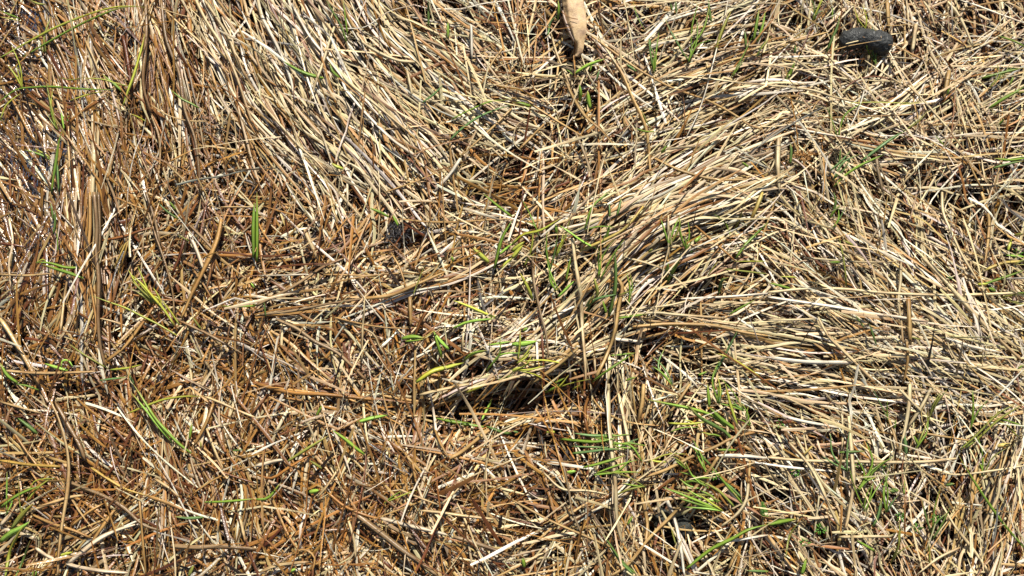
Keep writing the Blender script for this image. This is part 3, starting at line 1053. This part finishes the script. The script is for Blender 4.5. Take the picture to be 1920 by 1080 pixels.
# finer shoots standing up in the greener places: px, py, spread x, spread y, how many, mean angle, colours
rg = np.random.RandomState(11)
for cx, cy, sx, sy, n, an, cl_ in [(1010, 440, 90, 70, 9, 60, 'YGLY'), (1120, 560, 80, 50, 9, 85, 'GDGL'), (960, 690, 80, 50, 8, 25, 'YLY'), (1130, 840, 90, 50, 10, 8, 'BGYG'), (1350, 790, 80, 60, 12, 135, 'GBGY'),
                             (1340, 930, 110, 60, 12, 140, 'GBLO'), (1640, 900, 110, 80, 12, 80, 'GDBG'), (1790, 830, 100, 50, 10, 45, 'GOG'), (1880, 180, 50, 60, 5, 30, 'GO'), (1480, 60, 160, 50, 8, 85, 'DGOY'),
                             (1250, 160, 160, 80, 8, 80, 'GDG'), (30, 980, 40, 60, 7, 70, 'YLO'), (90, 200, 80, 100, 6, 80, 'GOY'), (330, 590, 80, 50, 4, 130, 'YO'), (1290, 500, 60, 60, 6, 80, 'GLO'),
                             (1560, 330, 60, 70, 6, 60, 'GBD'), (1880, 520, 40, 60, 5, 30, 'GO'), (1720, 1000, 120, 50, 6, 90, 'GDO')]:
    for k in range(max(2, int(n * .55))):
        x, y = rg.normal(cx, sx * .55), rg.normal(cy, sy * .55); a0 = math.radians(an + rg.normal(0, 18))
        x = min(max(x, 8), 1912); y = min(max(y, 8), 1072); cc_ = cl_[rg.randint(len(cl_))]
        for q in range(rg.randint(2, 5)):
            a = a0 + rg.normal(0, .28); l = rg.uniform(26, 92); cu = rg.normal(0, .4)
            BL.append((cc_ if rg.rand() < .6 else cl_[rg.randint(len(cl_))], rg.uniform(2.4, 4.8), [(x + rg.normal(0, 1.5), y + rg.normal(0, 1.5)), (x + l * .5 * math.cos(a), y - l * .5 * math.sin(a)),
                       (x + l * (.5 * math.cos(a) + .5 * math.cos(a + cu)), y - l * (.5 * math.sin(a) + .5 * math.sin(a + cu)))]))

# words for saying which one
CW = {'p': 'pale straw', 'w': 'bleached whitish', 't': 'tan', 'b': 'brown', 'r': 'dark reddish brown', 'g': 'greyish brown', 'y': 'yellow-tan', 'o': 'orange-brown',
      'G': 'mid green', 'B': 'bluish green', 'Y': 'yellow-green', 'L': 'bright light green', 'O': 'olive green', 'D': 'dark green'}
LM = [(1620, 75, 'the black dropping'), (1080, 50, 'the dry brown leaf'), (1262, 980, 'the half-buried dark lump'), (175, 480, 'the upright strand of stuck blades'),
      (80, 130, 'the glistening wet patch'), (1250, 430, 'the central swept lock'), (640, 180, 'the big pale upper swath'), (870, 730, 'the central dark hollow'),
      (1432, 955, 'the ferny green sprig'), (1500, 290, 'the orange dried flower'), (750, 440, 'the black fibre patch'), (1650, 560, 'the right-hand pale swath'),
      (30, 980, 'the lower left green tuft'), (1650, 870, 'the tiny bright seedlings'), (250, 900, 'the lower left crossing straws'), (620, 950, 'the grey split blade')]
def where(x, y):
    d, lx, ly, nm = min((math.hypot(x - a, y - b), a, b, c) for a, b, c in LM)
    an = math.degrees(math.atan2(ly - y, x - lx)) % 360
    dirs = ['right of', 'above and right of', 'above', 'above and left of', 'left of', 'below and left of', 'below', 'below and right of']
    w = dirs[int((an + 22.5) // 45) % 8]
    return ('beside ' if d < 25 else ('just ' + w + ' ' if d < 90 else ('well ' + w + ' ' if d > 240 else w + ' '))) + nm
def edge(x, y):
    h = ['at far left', 'left of centre', 'near middle', 'right of centre', 'at far right'][min(4, int(x // 384))]
    v = ['top edge', 'upper part', 'middle height', 'lower part', 'bottom edge'][min(4, int(y // 216))]
    return h + ', ' + v
used = {}
def blade_label(c, wpx, pts, noun):
    P = np.array(pts); Lp = np.linalg.norm(np.diff(P, axis=0), axis=1).sum(); d = P[-1] - P[0]
    size = 'tiny' if Lp < 30 else 'short' if Lp < 70 else 'long' if Lp > 170 else ''
    wid = 'broad' if wpx > 8 else 'thin' if wpx < 4.2 else ''
    a = math.degrees(math.atan2(-d[1], d[0])) % 180
    ori = 'lying level' if a < 15 or a > 165 else 'running upright' if 75 < a < 105 else 'rising to the right' if a < 75 else 'rising to the left'
    bend = 'curved' if Lp / (np.linalg.norm(d) + 1) > 1.03 else 'straight'
    x, y = P.mean(0)
    opts = [[size, CW[c], noun, ori + ',', where(x, y)], [size, wid, CW[c], noun, ori + ',', where(x, y)], [size, bend, wid, CW[c], noun, ori + ',', where(x, y)],
            [size, wid, CW[c], noun, ori + ',', edge(x, y)], [bend, size, wid, CW[c], noun, ori + ',', edge(x, y)],
            [size, CW[c], noun, where(*P[0]) + ',', 'ends', where(*P[-1])], [bend, CW[c], noun, where(*P[0])]]
    for o in opts:
        t = ' '.join(w for w in o if w)
        if len(t.split()) <= 16 and t not in used: break
    used[t] = used.get(t, 0) + 1
    return t

def one_blade(c, wpx, pts, i, green, K=None, lift=None, zend=None):
    P2 = np.array(pts); Lp = np.linalg.norm(np.diff(P2, axis=0), axis=1).sum()
    K = K or int(np.clip(Lp / 9, 8, 40))
    sp = smooth(P2, K)
    rs = np.random.RandomState(1000 + i)
    s = np.linspace(-.5, .5, K)
    zs = hf(sp[:, 0], sp[:, 1])
    # a stiff blade bridges the bumps: smooth its height
    cf = np.polyfit(s, zs, 2); zs = .35 * zs + .65 * np.polyval(cf, s); zs = np.maximum(zs, hf(sp[:, 0], sp[:, 1]) - .001)
    if green:
        up = 1 if P2[0, 1] > P2[-1, 1] else -1        # rooted at its lower end
        hgt = np.clip(Lp * .00009, .003, .012)
        z = zs + .0092 + hgt * (.45 + up * s * .9 - .9 * s * s)
    else:
        z = zs + ((.0078 + min(.003, Lp * .00001)) if lift is None else lift) + rs.uniform(-.0008, .0016) - np.clip(Lp * .00004, .001, .006) * 4 * s * s * rs.uniform(.2, 1) + .0004 * np.sin(s * 15 + i)
    if zend is not None: z = np.linspace(zend[0], zend[1], K)
    W3 = unproj(sp[:, 0], sp[:, 1], z)[None]
    base = np.array(PAL[c]) * math.exp(rs.normal(0, .08))
    if green:
        tipc = np.array(PAL['y'])
        t = np.clip((s * up + .5 - .72) / .28, 0, 1) * (rs.rand() < .45) * .8
        b_ = np.clip(1 - (s * up + .5) / .2, 0, 1) * (rs.rand() < .5) * .5
        col = base * (1 - t - b_)[:, None].clip(.1) + tipc * t[:, None] + np.array(PAL['L']) * b_[:, None]
    else:
        wobble = 1 + .12 * np.sin(s * rs.uniform(4, 12) + rs.uniform(0, 6))
        kw = float(np.clip((.72 - clrf(sp[:, 0].mean(), sp[:, 1].mean())) / .4, 0, 1))      # stained by standing damp
        col = base * wobble[:, None] * (1 - kw * np.array([.16, .30, .46]))
        if rs.rand() < .35: col = col * (1 - np.clip(s * 2, 0, 1)[:, None] * rs.uniform(.2, .5) * np.array([.5, .8, 1]))
    wt = float(np.clip(wetf(sp[:, 0].mean(), sp[:, 1].mean()) * .8, 0, 1)) * (.35 if green else 1)
    if green: tp = np.interp(s * up + .5, [0, .1, .45, .8, 1], [.55, .8, 1, .7, .08])
    else: tp = np.interp(s + .5, [0, .03, .5, .95, 1], [rs.uniform(.3, .9), 1, 1, rs.uniform(.6, .95), rs.uniform(.15, .8)])
    tp = tp * (1 + .06 * np.sin(s * 23 + i))
    roll = (rs.normal(0, .22) + rs.normal(0, .5) * s + .12 * np.sin(s * 11 + i))[None]
    return ribbons(W3, np.array([wpx * .0005 * (1.0 if green else .95)]), roll, col[None], np.array([wt]), fold=.2 if green else .16, closed=True, taper=tp[None], seed=np.array([rs.rand()]))

# green blades that spring from one root make a tuft
G_ = [i for i, b in enumerate(BL) if b[0].isupper()]
par = {i: i for i in G_}
def find(i):
    while par[i] != i: i = par[i]
    return i
for a in G_:
    for b in G_:
        if a < b:
            for pa in (BL[a][2][0], BL[a][2][-1]):
                for pb in (BL[b][2][0], BL[b][2][-1]):
                    if math.dist(pa, pb) < 9: par[find(b)] = find(a)
groups = {}
for i in G_: groups.setdefault(find(i), []).append(i)
ntuft = 0
for root, mem in groups.items():
    if len(mem) == 1:
        i = mem[0]; c, w, pts = BL[i]
        me = to_mesh('grass_shoot', *one_blade(c, w, pts, i, True), M_GREEN); o_ = centre(me)
        link('grass_shoot', me, label=blade_label(c, w, pts, 'grass blade'), category='grass blade', group='green grass blades growing through the thatch').location = o_
    else:
        allp = np.concatenate([np.array(BL[i][2]) for i in mem]); x, y = allp.mean(0)
        e = link('grass_tuft', None)
        ends = [BL[i][2][0] for i in mem] + [BL[i][2][-1] for i in mem]
        rt = min(ends, key=lambda p: sum(min(math.dist(p, BL[i][2][0]), math.dist(p, BL[i][2][-1])) for i in mem))
        loc = unproj(rt[0], rt[1], float(hf(*rt)) - .004); e.location = loc
        cw = CW[max((BL[i][0] for i in mem), key=[BL[i][0] for i in mem].count)]
        n_ = {2: 'two', 3: 'three', 4: 'four', 5: 'five'}.get(len(mem), 'many')
        t = f'{cw} grass tuft of {n_} blades {where(x, y)}'
        if t in used: t = f'{cw} grass tuft of {n_} blades {edge(x, y)}'
        used[t] = used.get(t, 0) + 1
        if len(t.split()) > 16: t = t.replace(' grass tuft of ', ' tuft of ').replace('half-buried ', '')
        e['label'] = t; e['category'] = 'grass tuft'; e['group'] = 'small green grass tufts'
        for i in mem:
            c, w, pts = BL[i]
            V, Q, C, S_ = one_blade(c, w, pts, i, True)
            link('leaf_blade', to_mesh('leaf_blade', V - loc, Q, C, S_, M_GREEN), e)
        ntuft += 1
ns = 0
for i, (c, w, pts) in enumerate(BL):
    if c.islower():
        me = to_mesh('straw', *one_blade(c, w, pts, i, False), M_STRAW); o_ = centre(me)
        link('straw', me, label=blade_label(c, w, pts, 'straw'), category='straw', group='single straws lying on the thatch').location = o_
        ns += 1
print('green', len(G_), 'tufts', ntuft, 'straws', ns, 'dup labels', [k for k, v in used.items() if v > 1])

# ------------------------------------------------------------------ tubes with a noisy skin, for the dropping and the lumps
def lumpy(pts, rad, amp, freq, seed, nu=90, nv=56, flat=1.0, z0=None):
    sp = smooth(np.array([list(p) for p in pts]), nu)          # world xyz
    rr = np.interp(np.linspace(0, 1, nu), np.linspace(0, 1, len(rad)), rad)
    V = []
    for k in range(nu):
        t = sp[min(k + 1, nu - 1)] - sp[max(k - 1, 0)]; t = t / (np.linalg.norm(t) + 1e-9)
        side = np.cross(t, [0, 0, 1.]); side /= np.linalg.norm(side) + 1e-9; up = np.cross(side, t)
        f = 1.0; u = k / (nu - 1)
        capf = math.sqrt(max(0, 1 - max(0, 1 - u / .16) ** 2.4)) * math.sqrt(max(0, 1 - max(0, 1 - (1 - u) / .12) ** 3.0))
        for j in range(nv):
            a = 2 * math.pi * j / nv
            d = side * math.cos(a) + up * math.sin(a) * flat
            p = sp[k] + d * rr[k] * capf
            q = Vector(p) * freq + Vector((seed, 0, 0))
            n_ = noise.noise(q) + .55 * noise.noise(q * 2.3) + .4 * abs(noise.noise(q * 5.1)) + .22 * noise.noise(q * 11)
            p = p + d * n_ * amp * (.3 + .7 * capf)
            V.append(p)
    V = np.array(V); I = np.arange(nu * nv).reshape(nu, nv); J = np.roll(I, -1, 1)
    Q = np.stack([I[:-1], I[1:], J[1:], J[:-1]], -1).reshape(-1, 4)
    c0 = V[:nv].mean(0); c1 = V[-nv:].mean(0); n0 = len(V)
    V = np.vstack([V, c0, c1])
    caps = [(n0, I[0, j], J[0, j], J[0, j]) for j in range(nv)] + [(n0 + 1, J[-1, j], I[-1, j], I[-1, j]) for j in range(nv)]
    return V, Q, caps
def lumpy_mesh(name, material, *a, **k):
    V, Q, caps = lumpy(*a, **k)
    me = bpy.data.meshes.new(name)
    c = np.array([V[:, 0].mean(), V[:, 1].mean(), V[:, 2].min()])
    me.from_pydata([tuple(v) for v in V - c], [], [tuple(map(int, q)) for q in Q] + [tuple(map(int, q[:3])) for q in caps])
    for p in me.polygons: p.use_smooth = True
    me.materials.append(material)
    return me, c
def W_(px, py, dz): return list(unproj(px, py, float(hf(px, py)) + dz))

me, c = lumpy_mesh('animal_dropping', M_DUNG,
    [W_(1574, 84, .0055), W_(1590, 76, .007), W_(1606, 71, .008), W_(1622, 71, .008), W_(1640, 76, .008), W_(1656, 82, .0075), W_(1669, 87, .0065)],
    [.0076, .0094, .0098, .0086, .0104, .0108, .0096], .0012, 200, 3.0, nu=160, nv=96, flat=.85)
link('animal_dropping', me, label='black lumpy animal dropping lying on pale straw', category='dropping').location = c
e = link('crumbly_lump', None, label='half-buried dark crumbly lump in two pieces under crossing straws', category='lump')
b0 = np.array(W_(1262, 985, -.006)); e.location = b0
for pts, rad, sd_ in (([W_(1237, 958, -.003), W_(1243, 972, .0), W_(1246, 992, -.002)], [.0075, .0095, .008], 5.),
                      ([W_(1268, 984, -.003), W_(1282, 990, -.001), W_(1296, 996, -.003)], [.0065, .0085, .007], 9.),
                      ([W_(1262, 962, -.007), W_(1278, 966, -.006), W_(1290, 972, -.008)], [.006, .007, .006], 12.)):
    me, c = lumpy_mesh('lump_piece', M_LUMP, pts, rad, .0012, 330, sd_, nu=50, nv=36)
    link('lump_piece', me, e).location = c - b0

# ------------------------------------------------------------------ the dry leaf at the top edge: blade cupped at its rim, torn, with a curled tip
def dry_leaf():
    m, nt, N, L = mat('dry_leaf_skin')
    out = N('ShaderNodeOutputMaterial'); bs = N('ShaderNodeBsdfPrincipled'); tc = N('ShaderNodeTexCoord')
    n = N('ShaderNodeTexNoise'); n.inputs['Scale'].default_value = 170; n.inputs['Detail'].default_value = 6; L(tc.outputs['Object'], n.inputs['Vector'])
    r = N('ShaderNodeValToRGB'); el = r.color_ramp.elements; el[0].position = .28; el[0].color = (.30, .18, .10, 1); el[1].position = .55; el[1].color = (.54, .37, .19, 1)
    L(n.outputs[0], r.inputs[0])
    n2 = N('ShaderNodeTexNoise'); n2.inputs['Scale'].default_value = 60; n2.inputs['Detail'].default_value = 3; L(tc.outputs['Object'], n2.inputs['Vector'])
    mr = N('ShaderNodeMapRange'); mr.inputs['From Min'].default_value = .58; mr.inputs['From Max'].default_value = .68; L(n2.outputs[0], mr.inputs[0])
    mx = N('ShaderNodeMix'); mx.data_type = 'RGBA'; L(mr.outputs[0], mx.inputs[0]); L(r.outputs[0], mx.inputs[6]); mx.inputs[7].default_value = (.27, .17, .10, 1)
    n3 = N('ShaderNodeTexVoronoi'); n3.inputs['Scale'].default_value = 900; L(tc.outputs['Object'], n3.inputs['Vector'])
    bp = N('ShaderNodeBump'); bp.inputs['Strength'].default_value = .35; bp.inputs['Distance'].default_value = .0005
    L(n3.outputs['Distance'], bp.inputs['Height']); L(bp.outputs[0], bs.inputs['Normal'])
    L(mx.outputs[2], bs.inputs['Base Color']); bs.inputs['Roughness'].default_value = .6
    L(bs.outputs[0], out.inputs[0])
    # left and right outline in px per row
    rows = [(-60, 1050, 1090), (-40, 1050, 1093), (-20, 1051, 1094), (0, 1054, 1094), (15, 1056, 1096), (30, 1058, 1099), (45, 1061, 1100), (58, 1066, 1100), (68, 1070, 1098), (75, 1073, 1096),
            (79, 1078, 1095), (84, 1080, 1095), (92, 1080, 1094), (100, 1079, 1092), (106, 1076, 1086)]
    A = smooth(np.array(rows, float)[:, [1, 0, 2]], 90)
    nv = 24; top = []
    for yy in np.linspace(-60, 106, 90):
        l = np.interp(yy, [r_[0] for r_ in rows], [r_[1] for r_ in rows]); r_ = np.interp(yy, [q[0] for q in rows], [q[2] for q in rows])
        l += .7 * noise.noise(Vector((yy * .15, 0, 0))); r_ += .9 * noise.noise(Vector((yy * .12, 5, 0)))
        for j in range(nv):
            t = j / (nv - 1); x = l + (r_ - l) * t
            z = .0125 - .0075 * max(0, (yy - 40) / 66) ** 1.5 + .0022 * math.sin(t * math.pi) - .0055 * max(0, .22 - t) / .22 + .0009 * noise.noise(Vector((x * .09, yy * .05, 2)))
            top.append(unproj(x, yy, float(hf(1085, 60)) * .3 + z + .004))
    V = np.array(top); nu = 90
    I = np.arange(nu * nv).reshape(nu, nv)
    Q1 = np.stack([I[:-1, :-1], I[1:, :-1], I[1:, 1:], I[:-1, 1:]], -1).reshape(-1, 4)
    V2 = V - np.array([0, 0, .00045]); n0 = len(V)
    ring = list(I[0, :]) + list(I[1:, -1]) + list(I[-1, -2::-1]) + list(I[-2:0:-1, 0])
    sidef = [(ring[k], ring[(k + 1) % len(ring)], ring[(k + 1) % len(ring)] + n0, ring[k] + n0) for k in range(len(ring))]
    Q = np.concatenate([Q1, Q1[:, ::-1] + n0, np.array(sidef)])
    loc = V.mean(0); loc[2] = V2[:, 2].min()
    e = link('dry_leaf', None, label='flat pale brown dry leaf with torn curled tip at the top edge', category='leaf'); e.location = loc
    link('leaf_blade', to_mesh('leaf_blade', np.vstack([V, V2]) - loc, Q, material=m), e)
    tip = one_blade('o', 6.5, [(1083, 103), (1074, 107), (1064, 111), (1054, 117)], 991, False)
    link('curled_tip', to_mesh('curled_tip', tip[0] - loc, tip[1], tip[2], tip[3], M_STRAW), e, label='orange-brown curled tip')
    # folded down rim on the shaded side
    rim = ribbons(unproj(np.array([1055, 1058, 1062, 1066, 1070, 1074, 1076]), np.array([20, 34, 46, 56, 64, 72, 79]), float(hf(1085, 60)) * .3 + .0135)[None], np.array([.0035]),
                  np.full((1, 7), -.9), np.tile(np.array([.42, .30, .22]), (1, 7, 1)), np.array([0.]), closed=True)
    link('folded_rim', to_mesh('folded_rim', rim[0] - loc, rim[1], rim[2], rim[3], M_STRAW), e)
dry_leaf()
V = one_blade('b', 1.8, [(1052, 22), (1062, 29), (1072, 34), (1084, 36)], 555, False, zend=(.019, .0225))
me = to_mesh('straw', *V, M_STRAW); o_ = centre(me)
link('straw', me, label='hair-thin dark brown stem curving across the dry brown leaf', category='straw', group='single straws lying on the thatch').location = o_

# ------------------------------------------------------------------ seedlings and other small growth
def leaflet(L_, W, tilt, az, origin):
    u = np.linspace(0, 1, 6); P = np.stack([u * L_ * math.cos(tilt), 0 * u, u * L_ * math.sin(tilt) - L_ * .35 * u ** 2], 1)
    ca, sa = math.cos(az), math.sin(az)
    P = np.stack([P[:, 0] * ca - P[:, 1] * sa, P[:, 0] * sa + P[:, 1] * ca, P[:, 2]], 1) + origin
    V, Q, _, _ = ribbons(P[None], np.array([W]), np.zeros((1, 6)), np.zeros((1, 6, 3)), np.array([0.]), fold=.18, closed=True, taper=np.array([[.25, .8, 1, .9, .6, .15]]))
    return V, Q
def seedling(px, py, size, n, label, seed):
    rs = np.random.RandomState(seed)
    b = np.array(W_(px, py, -.004))
    e = link('seedling', None, label=label, category='seedling', group='tiny bright green seedlings'); e.location = b
    top = .0065
    V, Q, _, _ = ribbons(np.array([[0, 0, -.004], [.0005, 0, 0], [0, .0005, top * .6], [0, 0, top]])[None], np.array([.0009]), np.zeros((1, 4)), np.zeros((1, 4, 3)), np.array([0.]), closed=True)
    link('stem', to_mesh('stem', V, Q, material=M_MOSS), e)
    for k in range(n):
        az = k * 2.4 + rs.uniform(-.3, .3); r_ = size * (.35 + .65 * k / n)
        V, Q = leaflet(.0034 * rs.uniform(.7, 1.3), .0012, rs.uniform(.1, .6), az, np.array([math.cos(az) * r_ * .45, math.sin(az) * r_ * .45, top * rs.uniform(.7, 1.25)]))
        link('leaf', to_mesh('leaf', V, Q, material=M_MOSS), e)
for k, (px, py, s_, n_, lb) in enumerate([
    (1647, 874, .006, 14, 'brightest green leafy seedling, right under the long level straw'), (1683, 967, .005, 12, 'rounded green seedling below the long level straw, beside a pink stalk'),
    (1713, 988, .005, 11, 'yellowish green seedling nearest the bottom, right of the pink stalk'), (1533, 990, .007, 16, 'spreading dark green seedling at the end of a green blade'),
    (1607, 872, .005, 12, 'small mossy seedling left of the brightest seedling'), (1487, 884, .006, 14, 'feathery green seedling left of the row, under a bent straw'),
    (1748, 972, .004, 9, 'small green seedling rightmost beneath the crossing straws'), (1503, 1016, .005, 10, 'dim green seedling in a dark gap beside a green blade'),
    (1900, 478, .006, 10, 'green seedling by the right edge above a long level straw'), (1458, 795, .005, 8, 'green seedling right of the blue-green tuft'),
    (130, 228, .004, 7, 'bright green shoot in the brown wet straw at left'), (1295, 480, .005, 7, 'light green shoot below the central swept lock'),
    (1336, 890, .006, 10, 'bright green curly seedling above the green fan-shaped tuft')]):
    seedling(px, py, s_, n_, lb, 40 + k)
# ferny sprig
b = np.array(W_(1434, 974, -.003)); e = link('fern_sprig', None, label='tiny ferny green sprig with paired leaflets', category='fern'); e.location = b
axis = np.array([W_(x, y, .004 + .003 * k) for k, (x, y) in enumerate([(1434, 974), (1433, 962), (1431, 951), (1429, 940)])]) - b
ax = smooth(axis, 14)
V, Q, _, _ = ribbons(ax[None], np.array([.0011]), np.zeros((1, 14)), np.zeros((1, 14, 3)), np.array([0.]), closed=True)
link('stem', to_mesh('stem', V, Q, material=M_MOSS), e)
for k in range(1, 13):
    for sgn in (-1, 1):
        V, Q = leaflet(.0046 * (1 - (k / 15.) ** 2), .0008, .25, math.pi / 2 + sgn * 1.15, ax[k]); link('leaflet', to_mesh('leaflet', V, Q, material=M_MOSS), e)
# dried flowers
def dry_flower(px, py, n, size, label, m_, seed, name='dried_flower', cat='flower', ww=.0011, lift=.005):
    rs = np.random.RandomState(seed); b = np.array(W_(px, py, lift)); Vs = []; Qs = []; of = 0
    for k in range(n):
        az = rs.uniform(0, 6.28); el = rs.uniform(-.3, 1.1); l = size * rs.uniform(.4, 1); u = np.linspace(0, 1, 7)
        o0 = rs.normal(0, size * .3, 3) * np.array([1, 1, .25])
        cu = rs.uniform(-2.2, 2.2)
        P = np.stack([np.cumsum(np.cos(az + cu * u)) / 7 * l * math.cos(el), np.cumsum(np.sin(az + cu * u)) / 7 * l * math.cos(el), u * l * math.sin(el) * .5], 1) + o0
        V, Q, _, _ = ribbons(P[None], np.array([ww * rs.uniform(.5, 1.2)]), np.full((1, 7), rs.uniform(-1, 1)), np.zeros((1, 7, 3)), np.array([0.]), closed=True)
        Vs.append(V); Qs.append(Q + of); of += len(V)
    link(name, to_mesh(name, np.concatenate(Vs), np.concatenate(Qs), material=m_), label=label, category=cat).location = b
dry_flower(1508, 292, 60, .009, 'curly orange dried flower tangle among right-hand straws', M_RUST, 3)
dry_flower(1660, 618, 40, .006, 'small pale brown dried flower head in the right-hand swath', simple_mat('flower_pale', (.25, .14, .07), (.55, .38, .22), 500, .7, .4, .0004), 4)
dry_flower(748, 436, 150, .017, 'patch of black decayed fibres in the middle of the brown straw', M_CHAR, 5, 'root_fibres', 'fibres', .0008, .002)
